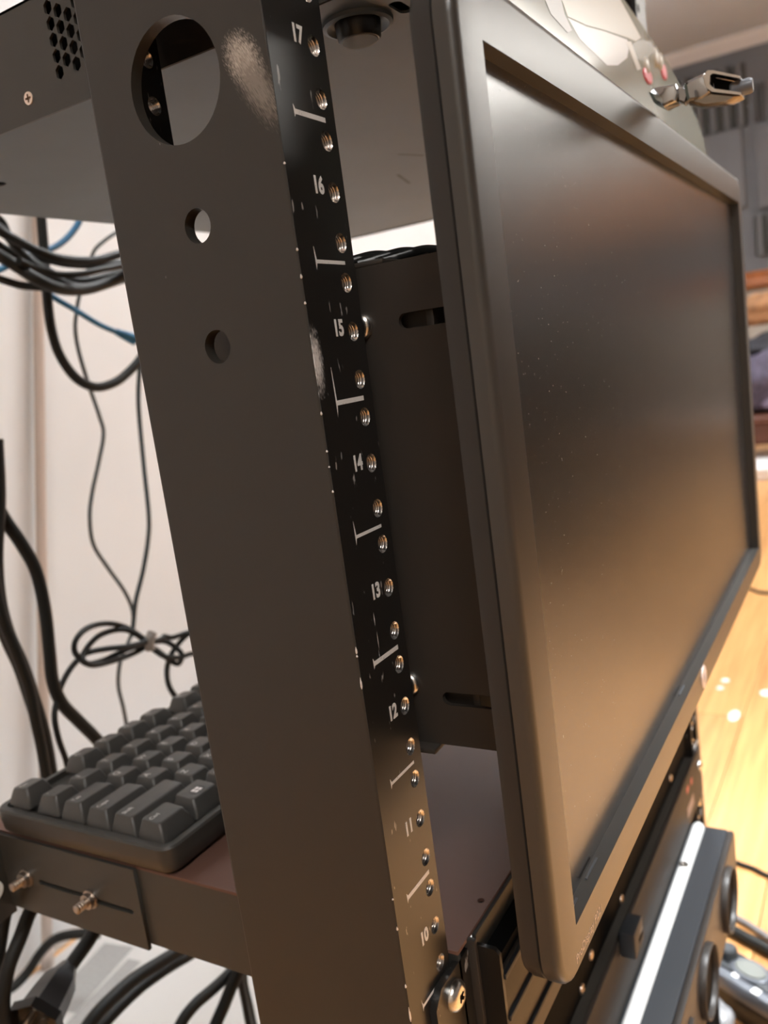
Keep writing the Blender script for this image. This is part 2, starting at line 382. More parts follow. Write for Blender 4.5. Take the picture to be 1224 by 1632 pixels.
def post(side):
    # side -1: the near left post, +1 the far right one (mirror image)
    X = (lambda x: x) if side < 0 else (lambda x: RW-x)
    webholes = []
    for zc in (127.8, 127.8-9*U*1.0, 127.8-14*U):
        webholes.append(circ(37.2, zc, 18.6, 48))
    webholes += [circ(37.4, 84.0, 5.5, 24), circ(37.4, 45.4, 5.5, 24), circ(37.4, -350, 5.5, 24), circ(37.4, -390, 5.5, 24)]
    outl = [(.0, ZB), (D, ZB), (D, ZT), (.0, ZT)]
    x0, x1 = sorted((X(0), X(T)))
    p = plate('post', [(.8, ZB), (D-.8, ZB), (D-.8, ZT), (.8, ZT)], webholes, 'x', x0, x1, post_mat, rack)
    o_, i_ = X(.25), X(FW)
    a0, a1 = sorted((o_, i_))
    hs = [circ(X(25.25), z, 3.22, 18) for (_, _, z) in holeZ]
    ff = plate('front_flange', rect(a0, ZB, a1, ZT), hs, 'y', 0, T, flange_mat, rack)
    rf = plate('rear_flange', rect(a0, ZB, a1, ZT), hs, 'y', D-T, D, flange_mat, rack)
    # rounded outer corners of the channel
    for yc, s in ((.8, -1), (D-.8, 1)):
        cz = []
        bm = bmesh.new(); ring0, ring1 = [], []
        n = 5
        for i in range(n+1):
            t = math.pi/2*i/n
            px = X(.8 - .8*math.cos(t)); py = yc + s*.8*math.sin(t)
            ring0.append(bm.verts.new((px*S, py*S, ZB*S))); ring1.append(bm.verts.new((px*S, py*S, ZT*S)))
        for i in range(n): bm.faces.new((ring0[i], ring0[i+1], ring1[i+1], ring1[i]))
        bmesh.ops.recalc_face_normals(bm, faces=bm.faces[:])
        link('corner_edge', bm_mesh('corner_edge', bm, 60), post_mat, p)
    return p, ff, rf
lp, lf, lr = post(-1)
rp, rf_, rr = post(1)
for (u, dz, z) in holeZ:
    if 9 <= u <= 18: liner(lf, 25.25, 0, z)
    if 16 <= u <= 18: liner(lr, 25.25, D-T, z)
    if 3 <= u <= 12: liner(rf_, RW-25.25, 0, z)
def wear_mesh(verts):
    bm = bmesh.new(); bm.faces.new([bm.verts.new((a*S, -.06*S, b*S)) for a, b in verts]); return bm
txtrot = Matrix(((1, 0, 0, 0), (0, 0, -1, 0), (0, 1, 0, 0), (0, 0, 0, 1)))     # text upright, facing -y
for n in range(1, 21):
    z = (n-14)*U
    if z < ZB+30: continue
    for part, xs in ((lf, 16.6), (rf_, RW-16.6)):
        if part is rf_ and not 4 <= n <= 8: continue
        me = text_mesh(str(n), 7.2, .04, 'CENTER', .28); me.transform(Matrix.Scale(.84, 4, (1, 0, 0))); me.transform(txtrot); me.transform(Matrix.Translation((xs*S, -.05*S, (z+1.2)*S)))
        o = link('unit_number', me, ink, part)
        # unit line with its little serif
        bm = bmesh.new()
        s = 1 if part is lf else -1
        ox = 0 if part is lf else RW
        zz = z - U/2; hgt = 1.35 + .25*math.sin(n*3)
        box_bm((min(ox+s*9, ox+s*26), -.08, zz-hgt/2), (max(ox+s*9, ox+s*26), .02, zz+hgt/2), 0, 1, bm)
        up, dn = {15: (11.5, 4.8), 14: (5.5, 2.8), 16: (4.5, 2.6)}.get(n, (2.0, 1.8))
        a = ox+s*9
        vs = [bm.verts.new((q[0]*S, -.07*S, q[1]*S)) for q in ((a-.15, zz-dn), (a+.6, zz-hgt/2), (a+2.2, zz), (a+.6, zz+hgt/2), (a-.15, zz+up), (a-.35, zz+up))]
        bm.faces.new(vs); bmesh.ops.recalc_face_normals(bm, faces=bm.faces[:])
        link('unit_line', bm_mesh('unit_line', bm), ink, part)
# stray vertical scratches and chipped corner paint on the near post
chips = [((13.2, -52), .5, 5), ((13.6, -60), .4, 7), ((13.2, -65), .3, 4)]
for (a, b), wd, ht in chips:
    link('paint_scratch', bm_mesh('paint_scratch', wear_mesh([(a-wd/2, b), (a, b-ht/2), (a+wd/2, b), (a, b+ht/2)])), ink, lf)
chip_mat = mat('chipped_edge', (.82, .78, .75), .4, .3)
for zc, L in ((-58.5, 2.6), (-70, 4.2), (-161.5, 1.6), (-184.5, 1.6), (-196, 6.0), (-60.5, .8), (-150, .8), (20, 1.2), (8, .8), (3, .6), (-5, .8), (95, .8), (70, 1.0), (62, 1.4), (54, 1)):
    bm = lathe_bm([(0, .15), (L*.25, .42), (L*.6, .36), (L, .1)], 'z', (.28, .28, zc-L/2), 6)
    link('paint_chip', bm_mesh('paint_chip', bm, 50), chip_mat, lf)
# base angles and top bar
for yb in (-120, 76):
    plate('base_angle', [(yb, FLOOR), (yb+118, FLOOR), (yb+118, FLOOR+6), (yb+6 if yb < 0 else yb+118, FLOOR+6), (yb+6, FLOOR+6)] if 0 else [(yb, FLOOR+.5), (yb+118, FLOOR+.5), (yb+118, FLOOR+6), (yb, FLOOR+6)], [circ(yb+60, FLOOR+3, .8, 8)], 'x', 0, RW, post_mat, rack)
box('base_channel', (0, 0, FLOOR+6), (RW, D, FLOOR+12), post_mat, rack, .8)
box('top_bar', (0, 0, ZT), (RW, D, ZT+5), post_mat, rack, .8)
# screws on the far right post
def pan_screw(parent, at, axis=(0, -1, 0), r_=4.6, m=steel, name='screw', h=3.0, cross=True):
    a = Vector(axis).normalized()
    prof_ = [(-.2, r_*.98), (h*.25, r_), (h*.65, r_*.85), (h*.9, r_*.5), (h*.82, r_*.2), (h*.82, .01)]
    o = lathe(name, prof_, axis, at, m, parent, 24, True, 40)
    if cross:
        u = a.orthogonal().normalized(); v = a.cross(u)
        bm = bmesh.new(); c = Vector(at) + a*(h*.86)
        for q, s_ in ((u, v), (v, u)):
            vs = [bm.verts.new((c + q*r_*.55*sa + s_*r_*.11*sb)*S) for sa, sb in ((-1, -1), (1, -1), (1, 1), (-1, 1))]
            bm.faces.new(vs)
        link('cross_recess', bm_mesh('cross_recess', bm), dark, o)
    return o
for z in (-383, -417):
    pan_screw(rack, (RW-25.25, -.1, z))
pan_screw(rack, (RW-25.25, 0, 248), m=chrome)

# ------------------------------------------------------------------ top rack unit
XB, ZU0, ZU1, YF, YR, XE = 33.5, 148.5, 191.0, -24.0, 296.0, 480.0
dev = thing('rack_device', 'flat black rack unit with hexagonal side vents and grey underside, top of rack', 'rack device', (XB, 100, ZU0))
vents = []
pit_y, pit_z = 5.1, 5.9
cols = [(123.0, 184.7, 5), (118.0, 182.0, 4), (113.0, 179.1, 4), (108.0, 182.2, 4), (103.0, 184.7, 5), (98.0, 182.0, 4), (93.0, 179.1, 4), (88.0, 182.0, 4)]
for ci, (a, b, n) in enumerate(cols):
    for j in range(n):
        vents.append([(a+2.45*math.cos(math.radians(30+60*i)), b-j*pit_z+2.75*math.sin(math.radians(30+60*i))) for i in range(6)])
plate('side_panel', rect(YF, ZU0, YR, ZU1), vents, 'x', XB, XB+1.2, box_mat, dev)
box('vent_backing', (XB+6, 60, ZU0+4), (XB+7, 150, ZU1-3), dark, dev)
plate('bottom_panel', rect(XB+1.2, YF, XE, YR), [circ(84, 239, 5, 16), slot(57, 64, -14.5, 2.4)], 'z', ZU0+.8, ZU0+1.8, box_bottom, dev)
box('inner_floor', (XB+8, YF+2, ZU0+6), (XE-2, YR-2, ZU0+7), dark, dev)
plate('bottom_lip', rect(YF, ZU0-.6, YR, ZU0+.8), [], 'x', XB-.25, XB+.9, box_mat, dev)
box('right_side_panel', (XE-1.2, YF, ZU0), (XE, YR, ZU1), box_mat, dev)
box('top_panel', (XB, YF, ZU1-1), (XE, YR, ZU1), box_mat, dev)
box('rear_panel', (XB, YR-1.2, ZU0+1), (XE, YR, ZU1), box_mat, dev)
box('front_panel', (XB, YF-2, ZU0), (XE, YF, ZU1), box_mat, dev, .5)
sc = lathe('screw', [(-.1, 2.6), (.35, 2.5), (.4, 1.2), (.1, .6)], (-1, 0, 0), (XB, 143.3, 156.7), copper_screw, dev, 20)
bm = bmesh.new()
for a, b in ((1.6, .38), (.38, 1.6)): box_bm((XB-.5, 143.3-a, 156.7-b), (XB-.38, 143.3+a, 156.7+b), 0, 1, bm)
link('cross_recess', bm_mesh('cross_recess', bm), mat('screw_recess', (.12, .06, .03), .6), sc)
ft = lathe('foot_ring', [(0, 12.6), (1.2, 12.4), (1.6, 11), (.6, 9.5), (.2, 8)], (0, 0, -1), (59.5, 2.2, ZU0+.8), box_bottom, dev, 32)
f2 = lathe('rubber_foot', [(0, 8.2), (5.0, 7.6), (5.7, 7.0), (5.8, 6.4)], (0, 0, -1), (59.5, 2.2, ZU0+.6), black_plastic, dev, 28)
lathe('foot_pad', [(0, 6.5), (.3, 6.3)], (0, 0, -1), (59.5, 2.2, ZU0-5.15), mat('foot_pad_grey', (.17, .17, .165), .6), f2, 24)
scr = mat('dark_scratch', (.06, .06, .06), .6)
for (a, b, c, d_) in ((246, 84, 252, 81.5), (298, 116, 309, 119)):
    dx, dy = c-a, d_-b; L = math.hypot(dx, dy); nx, ny = -dy/L*1.1, dx/L*1.1
    bm = bmesh.new(); bm.faces.new([bm.verts.new((q[0]*S, q[1]*S, (ZU0+.74)*S)) for q in ((a-dx+nx, b-dy+ny), (a-dx-nx, b-dy-ny), (c+dx-nx, d_+dy-ny), (c+dx+nx, d_+dy+ny))])
    link('scratch', bm_mesh('scratch', bm), scr, dev)
box('rear_plug', (415, YR-50, ZU0-12), (437, YR-20, ZU0-.2), black_plastic, dev, 2)
box('rear_tag', (408, YR-46, ZU0-3), (414, YR-18, ZU0-.2), orange_wood, dev, .5)

# ------------------------------------------------------------------ monitor
MY, SEAM, SHB = -61.7, -55.4, -49.8
MX0, MX1, MZ0, MZ1 = -6.0, 506.0, -168.8, 131.6
OX0, OX1, OZ0, OZ1 = 11.0, 489.3, -152.2, 113.7
mon = thing('monitor', 'black widescreen flat monitor with matte screen mounted on rack front', 'monitor', (257, -45, MZ0))
def loop_bm(loops, close_last=False, close_first=False):
    bm = bmesh.new(); rings = [[bm.verts.new((a*S, yv*S, b*S)) for a, b in pts] for pts, yv in loops]
    n = len(rings[0])
    for A, B in zip(rings, rings[1:]):
        for i in range(n): bm.faces.new((A[i], A[(i+1) % n], B[(i+1) % n], B[i]))
    if close_last: bm.faces.new(rings[-1])
    if close_first: bm.faces.new(rings[0][::-1])
    bmesh.ops.recalc_face_normals(bm, faces=bm.faces[:]); return bm
def mrr(i, r_): return rrect(MX0+i, MZ0+i, MX1-i, MZ1-i, max(r_-i, 1.0), 8)
opening = rrect(OX0, OZ0, OX1, OZ1, .4, 8)
bez = link('bezel', bm_mesh('bezel', loop_bm([(mrr(2.0, 15), SEAM), (mrr(0, 15), SEAM-.2), (mrr(0, 15), SEAM-3.6), (mrr(.25, 15), SEAM-4.7), (mrr(.9, 15), SEAM-5.6), (mrr(1.9, 15), SEAM-6.1), (mrr(3.2, 15), MY), (opening, MY), (opening, MY+5.6)]), 30), bezel_mat, mon)
link('back_shell', bm_mesh('back_shell', loop_bm([(mrr(1.2, 15), SEAM+.1), (mrr(.3, 15), SEAM+.7), (mrr(.3, 15), SHB-1), (mrr(1.2, 15), SHB+1.2), (mrr(5, 15), SHB+3), (mrr(58, 20), -40), (mrr(74, 20), -23), (mrr(80, 20), -21)], True, True), 30), shell_mat, mon)
box('screen', (OX0-2, MY+5.5, OZ0-2), (OX1+2, MY+6.4, OZ1+2), screen_mat, mon)
# round maker's badge and model lettering low on the bezel
bd = lathe('logo_badge', [(0, 6.4), (.5, 6.2), (.6, 5.8)], (0, -1, 0), (239, MY, -159.5), mat('badge_white', (.80, .70, .66), .35, .2), mon, 32)
me = text_mesh('hp', 8.0); me.transform(Matrix.Shear('XY', 4, (.0, .0)) if 0 else Matrix.Identity(4)); me.transform(txtrot); me.transform(Matrix.Translation((239*S, (MY-.66)*S, -159.0*S)))
link('logo_letters', me, mat('badge_grey', (.50, .44, .42), .4), bd)
me = text_mesh('ProDisplay P221', 4.4, .03, 'LEFT'); me.transform(txtrot); me.transform(Matrix.Translation((8*S, (MY-.05)*S, -163.0*S)))
link('model_lettering', me, mat('bezel_print', (.62, .50, .40), .5), mon)
for x in (40, 200):
    box('edge_clip', (x-5, MY+3.6, OZ0+.02), (x+8, MY+4.3, OZ0+.5), silver_plastic, mon)
box('edge_clip', (OX0+.2, MY+3.4, OZ0+.02), (OX0+13, MY+4.2, OZ0+.5), silver_plastic, mon)
for x in (330, 345, 360, 375): box('button', (x, MY+2, MZ0-.6), (x+8, MY+5, MZ0+1), bezel_mat, mon, .3)

# ------------------------------------------------------------------ monitor mount
mnt = thing('monitor_mount', 'black steel bracket with slotted side plates behind the monitor', 'mount', (257, 0, -111))
for xs, nm in ((44.0, 0), (471.0, 1)):
    sp = plate('side_plate', rect(-36, -112.5, 110, 66.5), [slot(-33, -10, 46.0, 2.7), slot(-33, -8, -93.5, 2.6), circ(28, 0, 2.5, 12)], 'x', xs, xs+2, mount_mat, mnt)
    s2 = 1 if nm == 0 else -1
    box('top_lip', (min(xs, xs+s2*16), -4, 66.5), (max(xs+2, xs+s2*16), 100, 68.3), mount_mat, mnt, .5)
    box('bottom_lip', (min(xs, xs-s2*5), -2, -114.6), (max(xs+2, xs+s2*9), 100, -112.5), mount_mat, mnt, .5)
    box('inner_plate', (xs+s2*5, -18, -108), (xs+s2*5+1.5, 60, 62), mount_mat, mnt)
pan_screw(mnt, (44, 7.6, 46.5), (-1, 0, 0), 4.6, steel, 'bolt', 3.2)
pan_screw(mnt, (44, 7.8, -88.5), (-1, 0, 0), 4.6, steel, 'bolt', 3.2)
pan_screw(mnt, (46.5, -26, -91), (-1, 0, 0), 2.2, steel, 'bolt', 1.2, False)
box('cross_plate', (46, -20, -105), (471, -17, 60), mount_mat, mnt, .5)
for z in (-109, 58): box('cross_bar', (46, -16.5, z), (471, 20, z+6), mount_mat, mnt, 1)
for i, (x, y, z, r_) in enumerate(((58, 8, 70.0, 2.2), (62, -2, 69.8, 2.0), (64, -10, 69.6, 1.6))):
    tube('wire_tie', [(x-8, y+14, z-.8), (x-2, y+6, z+.6), (x+3, y, z+1.4), (x+6, y-8, z-.6)], r_, black_plastic, mnt, 6, 5)

# ------------------------------------------------------------------ keyboard shelf and keyboard
XS = 34.0
shf = thing('sliding_shelf', 'black steel rack shelf holding the keyboard, with front ears and slotted rear bracket', 'shelf', (RW/2, 150, -239))
tray_mat = mat('shelf_tray_steel', (.135, .070, .053), .52, bump=.1, bscale=2500, spec=.3)
plate('side_plate', rect(-3, -238.5, 262, -196.5), [], 'x', XS, XS+1.6, shelf_mat, shf)
plate('side_plate', rect(-3, -238.5, 262, -196.5), [], 'x', RW-XS-1.6, RW-XS, shelf_mat, shf)
plate('tray', rect(XS, -3, RW-XS, 300), [circ(66, -.5+1.5, 1.6, 12), circ(250, 120, 3, 12)], 'z', -196.6, -195.0, tray_mat, shf)
for s_ in (0, 1):
    X = (lambda x: x) if s_ == 0 else (lambda x: RW-x)
    a0, a1 = sorted((X(44.4), X(46.4)))
    plate('side_cheek', [(-15.5, -262), (-3, -262), (-3, -198.8), (-13.5, -198.8), (-15.5, -201)], [], 'x', a0, a1, black_plastic, shf)
    oc = [(X(q[0]), q[1]) for q in ((44.4, -262), (13.0, -262), (13.0, -204.5), (18.5, -199.2), (44.4, -199.2))]
    ear = plate('ear', oc, [circ(X(25.25), -228, 3.2, 16)], 'y', -3.0, -.1, flange_mat, shf)
    e0, e1 = sorted((X(42.2), X(44.6)))
    box('ear_fold', (e0, -6.5, -262), (e1, -.1, -195.5), mount_mat, shf, .5)
pan_screw(shf, (26.8, -3.0, -208.2), (0, -1, 0), 6.2, steel, 'ear_screw', 4.2)
pan_screw(shf, (RW-25.25, -3.0, -208.2), (0, -1, 0), 5.5, steel, 'ear_screw', 3.6)
box('front_lip', (46.5, -14.8, -262), (RW-46.5, -12.8, -210.5), unit_face, shf, .5)
for z in (-212.0, -231.0, -250.0): box('lip_rib', (46.5, -16.4, z-1.3), (RW-46.5, -14.6, z+1.3), slab_mat, shf, .5)
box('lip_core', (46.6, -12.8, -261), (RW-46.6, -3.1, -206), dark, shf, .3)  # near-black filler stands in for the shadow behind the lip
box('lip_riser', (46.6, -5.0, -206.2), (RW-46.6, -3.1, -196.0), shelf_mat, shf, .3)
box('tray_backing', (60, -2.5, -199), (72, 6, -197), dark, shf)  # near-black sheet added to darken the tray hole from behind
box('under_fold', (46.5, -12.8, -262), (RW-46.5, 20, -260.5), unit_face, shf, .3)
bp = plate('rear_bracket', rect(174.5, -241.0, 284, -196.0), [slot(216, 252, -219.8, 1.5), slot(182, 207, -220.8, 1.5)], 'x', XS-2.2, XS-.2, shelf_mat, shf)
box('bracket_flange', (XS-24, 283, -246), (XS-.2, 285.5, -190), shelf_mat, shf, .5)
for y, z in ((211.5, -220.2), (263.5, -219.3)):
    bl = lathe('bolt', [(0, 5.2), (1.0, 5.2), (1.01, 4.2), (3.6, 4.2), (3.61, 2.4), (5.2, 2.6), (5.7, 2.1), (6.6, 2.6), (7.2, 2.1), (8.2, 2.6), (8.8, 2.1), (9.8, 2.5), (10.4, 1.6)], (-1, 0, 0), (XS-2.2, y, z), oldsteel, shf, 14, True, 30)
lathe('washer', [(0, 6), (1.2, 6), (1.3, 3.2), (.2, 3.0)], (0, -1, 0), (XS-12, 283, -226), white_plastic, shf, 20)

KX, KY, KZ0, KZ1 = 29.5, 147.5, -193.3, -178.6
KP = 19.05
KW, KD = 18.25*KP+10, 130.0
kb = thing('keyboard', 'black mechanical keyboard with tall keycaps lying on the rack shelf', 'keyboard', (KX, KY, -195.0))
cs = link('case', bm_mesh('case', loop_bm([(rrect(KX+3, 0, KX+KW-3, KD-3, 6, 5), 0), (rrect(KX+1, -2, KX+KW-1, KD-1, 7, 5), 2.5), (rrect(KX, -3, KX+KW, KD, 8, 5), 8), (rrect(KX, -3, KX+KW, KD, 8, 5), KZ1-KZ0-1), (rrect(KX+1, -2, KX+KW-1, KD-1, 7, 5), KZ1-KZ0), (rrect(KX+4.4, 1.6, KX+KW-4.4, KD-4.4, 4, 5), KZ1-KZ0), (rrect(KX+4.4, 1.6, KX+KW-4.4, KD-4.4, 4, 5), KZ1-KZ0-3.5)], True, True), 35), case_mat, kb)
cs.data.transform(Matrix(((1, 0, 0, 0), (0, 0, 1, KY*S), (0, 1, 0, KZ0*S), (0, 0, 0, 1))))
cs.data.flip_normals()
for a, b in ((KX+12, KY+8), (KX+KW-12, KY+8), (KX+12, KY+118), (KX+KW-12, KY+118)):
    lathe('rubber_foot', [(0, 5), (1.7, 5)], (0, 0, -1), (a, b, KZ0+.05), black_plastic, kb, 14)
KEYM = {}
def key_mesh(wu, tilt):
    k_ = (wu, tilt)
    if k_ in KEYM: return KEYM[k_]
    W, Dp = wu*KP-1.0, KP-1.0
    bm = bmesh.new(); rows = []
    for (ins_x, ins_f, ins_b, z) in ((0, 0, 0, 0), (.6, .6, .4, 3.0), (2.6, 3.4, 1.6, 8.8), (3.1, 4.0, 2.0, 9.5), (3.8, 4.8, 2.6, 9.6)):
        pts = rrect(-W/2+ins_x, -Dp/2+ins_f, W/2-ins_x, Dp/2-ins_b, 1.3 if z < 5 else 1.8, 3)
        rows.append([bm.verts.new((a*S, b*S, (z + (b/(Dp/2))*tilt*(z/9.6))*S)) for a, b in pts])
    n = len(rows[0])
    for A, B in zip(rows, rows[1:]):
        for i in range(n): bm.faces.new((A[i], A[(i+1) % n], B[(i+1) % n], B[i]))
    # dished top
    c = bm.verts.new((0, 0, 9.0*S))
    for i in range(n): bm.faces.new((rows[-1][i], rows[-1][(i+1) % n], c))
    bmesh.ops.recalc_face_normals(bm, faces=bm.faces[:])
    me = bm_mesh('key', bm, 40); me.materials.append(key_mat); KEYM[k_] = me; return me
ROWS = [   # front to back: (row y offset in pitches, lift, tilt, [(width, legend)])
    (0, 0.0, .5, [(1.25, 'Ctrl'), (1.25, 'win'), (1.25, 'Alt'), (6.25, ''), (1.25, 'Alt'), (1.25, 'Fn'), (1.25, 'Menu'), (1.25, 'Ctrl'), (.25, None), (1, ''), (1, ''), (1, '')]),
    (1, 0.0, .2, [(2.25, 'Shift')] + [(1, c) for c in 'ZXCVBNM,./'] + [(2.75, 'Shift'), (.25, None), (1, None), (1, ''), (1, None)]),
    (2, .4, -.4, [(1.75, 'Caps')] + [(1, c) for c in "ASDFGHJKL;'"] + [(2.25, 'Enter')]),
    (3, 1.0, -.9, [(1.5, 'Tab')] + [(1, c) for c in 'QWERTYUIOP[]'] + [(1.5, '\\'), (.25, None), (1, ''), (1, ''), (1, '')]),
    (4, 1.8, -1.3, [(1, '`')] + [(1, c) for c in '1234567890-='] + [(2, 'Back'), (.25, None), (1, ''), (1, ''), (1, '')]),
    (5.25, 2.4, -1.5, [(1, 'Esc'), (1, None)] + [(1, 'F%d' % i) for i in range(1, 5)] + [(.5, None)] + [(1, 'F%d' % i) for i in range(5, 9)] + [(.5, None)] + [(1, 'F%d' % i) for i in range(9, 13)] + [(.25, None), (1, ''), (1, ''), (1, '')])]
legs = {}
for ry, lift, tilt, keys in ROWS:
    x = KX + 5.2
    for wu, lg in keys:
        if lg is not None:
            o = bpy.data.objects.new('key', key_mesh(wu, tilt)); COL.objects.link(o); o.parent = kb
            o.matrix_parent_inverse = Matrix.Translation(-kb.location)
            cx, cy = x + wu*KP/2, KY + 4.5 + (ry+.5)*KP
            o.location = Vector((cx, cy, KZ1-2.0+lift))*S
            if lg and x < KX + 7.6*KP:
                if lg == 'win':
                    bm = bmesh.new()
                    for sa in (-1, 1):
                        for sb in (-1, 1):
                            q = [(sa*.25, sb*.25), (sa*2.4, sb*.25), (sa*2.4, sb*2.1), (sa*.25, sb*2.1)]
                            bm.faces.new([bm.verts.new((a*S, b*S, 9.35*S)) for a, b in q])
                    lm = bm_mesh('legend', bm); rg = lathe_bm([(0, 4.2), (.25, 4.2), (.25, 3.5), (0, 3.5)], 'z', (0, 0, 9.15), 20)
                    b2 = bmesh.new(); b2.from_mesh(lm); me2 = bpy.data.meshes.new('r'); rg.to_mesh(me2); rg.free()
                    lm.materials.append(mat('legend_white', (.85, .82, .82), .4))
                    rgo = bpy.data.objects.new('legend_ring', me2); me2.materials.append(black_plastic); COL.objects.link(rgo); rgo.parent = o
                    b2.free()
                else:
                    if lg not in legs:
                        lm = text_mesh(lg, 5.2 if len(lg) == 1 else 3.6, .03, 'LEFT'); legs[lg] = lm; lm.materials.append(ink2)
                    lm = legs[lg]
                l = bpy.data.objects.new('legend', lm); COL.objects.link(l); l.parent = o
                if lg == 'win': l.location = (0, 0, .12*S)
                else: l.location = Vector((-wu*KP/2+4.6, 2.2, 9.62+tilt*.25))*S
        x += wu*KP

# ------------------------------------------------------------------ cables behind the rack
def cable(name, label, pix, y, dia, m, z=None, cat='cable', group=None, dy=None):
    pts = []
    for i, (u, v) in enumerate(pix):
        yy_ = y[i] if isinstance(y, (list, tuple)) else y + (dy or 0)*math.sin(i*1.3)
        pts.append(P(u, v, y=yy_))
    o = tube(name, pts, dia/2, m, None, 10, 7)
    return tag(o, label, cat, group)
cable('power_cable', 'thick black cable hanging in a deep loop in front of the white wall', [(62, 300), (66, 350), (71, 410), (75, 470), (82, 525), (96, 568), (122, 603), (152, 617), (182, 610), (206, 592), (228, 566), (260, 520)], 470, 8.6, cable_black)
bundle = [
    ('upper black cable of the sagging bundle under the top rack unit', [(-40, 335), (0, 368), (25, 382), (62, 401), (100, 413), (150, 415), (195, 404), (260, 392)], 430, 7.5),
    ('black cable crossing steeply down through the sagging bundle', [(-20, 345), (8, 372), (30, 398), (58, 425), (90, 446), (125, 458), (170, 452), (230, 430)], 440, 7.5),
    ('black cable in the middle of the sagging bundle', [(-40, 365), (0, 392), (35, 408), (70, 412), (105, 420), (150, 422), (200, 418), (260, 408)], 455, 7.0),
    ('thin black cable drawn straight across the sagging bundle', [(30, 415), (58, 428), (90, 437), (125, 437), (160, 430), (200, 421), (260, 402)], 420, 5.5),
    ('thick black cable at the bottom of the sagging bundle', [(-40, 385), (0, 408), (30, 427), (62, 447), (95, 460), (130, 462), (165, 453), (200, 437), (260, 410)], 425, 9.5),
    ('low black cable sweeping from the left edge into the bundle', [(-40, 436), (0, 445), (35, 455), (75, 458), (110, 464), (145, 462), (190, 448), (260, 425)], 445, 6.5),
    ('black cable rising through the bundle towards the left edge', [(-40, 330), (0, 350), (15, 378), (35, 402), (70, 428), (120, 447), (170, 440), (250, 418)], 450, 6.5)]
for lb, px, yv, dm in bundle: cable('signal_cable', lb, px, yv, dm, cable_black, group='cables bundled behind the rack', dy=6)
cable('network_cable', 'blue cable arching up behind the bundle to the top rack unit', [(135, 330), (124, 357), (108, 378), (90, 392), (70, 400), (45, 408), (20, 420), (-20, 438)], 500, 6.0, cable_blue)
bc = thing('network_cable', 'blue cable slanting down to a blue plug boot beside the post', 'cable', P(80, 470, y=480))
tube('cord', [P(u, v, y=480) for u, v in [(15, 392), (30, 412), (55, 446), (80, 470), (120, 494), (158, 517), (190, 531)]], 2.6, cable_blue, bc)
tube('boot', [P(u, v, y=480) for u, v in [(186, 529), (198, 534), (214, 541)]], lambda t: 3.4+2.6*t, cable_blue, bc, 8, 4)
cable('audio_cable', 'thin grey cable curling down from the post and winding down the wall', [(240, 352), (205, 362), (185, 371), (166, 384), (150, 400), (142, 425), (135, 452), (127, 470), (122, 497), (120, 525), (126, 562), (141, 612), (158, 662), (165, 692), (157, 738), (147, 785), (143, 825), (149, 868), (172, 905), (198, 942), (211, 972), (212, 1000), (206, 1020), (196, 1042), (190, 1065), (189, 1095), (197, 1130), (204, 1170), (210, 1220)], 520, 3.9, cable_grey)
cable('audio_cable', 'thin dark teal cable hanging close to the post edge', [(226, 560), (222, 595), (221, 650), (229, 740), (237, 820), (236, 860), (228, 910), (217, 955), (213, 990), (211, 1015)], 505, 4.6, cable_teal)
cable('power_cable', 'thick black cable snaking from the left edge down to the keyboard', [(-25, 760), (-8, 800), (10, 832), (35, 868), (58, 912), (72, 975), (79, 1040), (84, 1085), (98, 1120), (124, 1148), (152, 1176), (185, 1215)], 400, 9.6, cable_black)
cable('power_cable', 'very thick black cable running down the left edge behind the keyboard', [(-8, 700), (-4, 790), (-8, 880), (-4, 950), (10, 1008), (33, 1060), (50, 1110), (64, 1155), (74, 1200), (82, 1250)], 395, 11.5, cable_black)
cable('power_cable', 'black cable lying against the very thick one at the left edge', [(-14, 860), (-8, 930), (4, 985), (26, 1040), (46, 1095), (56, 1145), (66, 1190), (76, 1250)], 385, 8.0, cable_black)
coil = thing('coiled_cable', 'thin black cable coiled and tied in a bow above the keyboard', 'cable', P(235, 1025, y=400))
CY = 400
for i, px in enumerate([
    [(237, 1026), (205, 1034), (165, 1052), (140, 1058), (128, 1050), (119, 1038), (120, 1022), (132, 1006), (152, 996), (178, 994), (205, 1002), (232, 1020)],
    [(237, 1028), (212, 1042), (178, 1054), (148, 1060), (134, 1054), (132, 1046), (142, 1028), (160, 1012), (185, 1004), (208, 1006), (235, 1024)],
    [(236, 1022), (205, 1030), (170, 1034), (140, 1040), (128, 1048), (112, 1066), (98, 1092), (90, 1120), (87, 1145), (94, 1180), (106, 1214), (112, 1250)],
    [(236, 1026), (258, 1018), (262, 1014), (275, 1016), (300, 1008), (330, 1004)],
    [(236, 1024), (262, 1022), (280, 1032), (290, 1044), (284, 1058), (270, 1052), (255, 1040), (238, 1028)],
    [(238, 1030), (262, 1046), (285, 1048), (305, 1042), (330, 1040)],
    [(316, 1000), (296, 1014), (280, 1032), (270, 1050), (266, 1072), (270, 1095), (284, 1116), (300, 1135)]]):
    tube('loop', [P(u, v, y=CY + 5*math.sin(i*2+j*.8)) for j, (u, v) in enumerate(px)], 2.4, cable_black, coil, 8, 6)
tube('tie', [P(u, v, y=CY-4) for u, v in [(243, 1008), (238, 1022), (240, 1036)]], 4.2, mat('grey_tie', (.30, .27, .25), .6), coil, 8, 5)

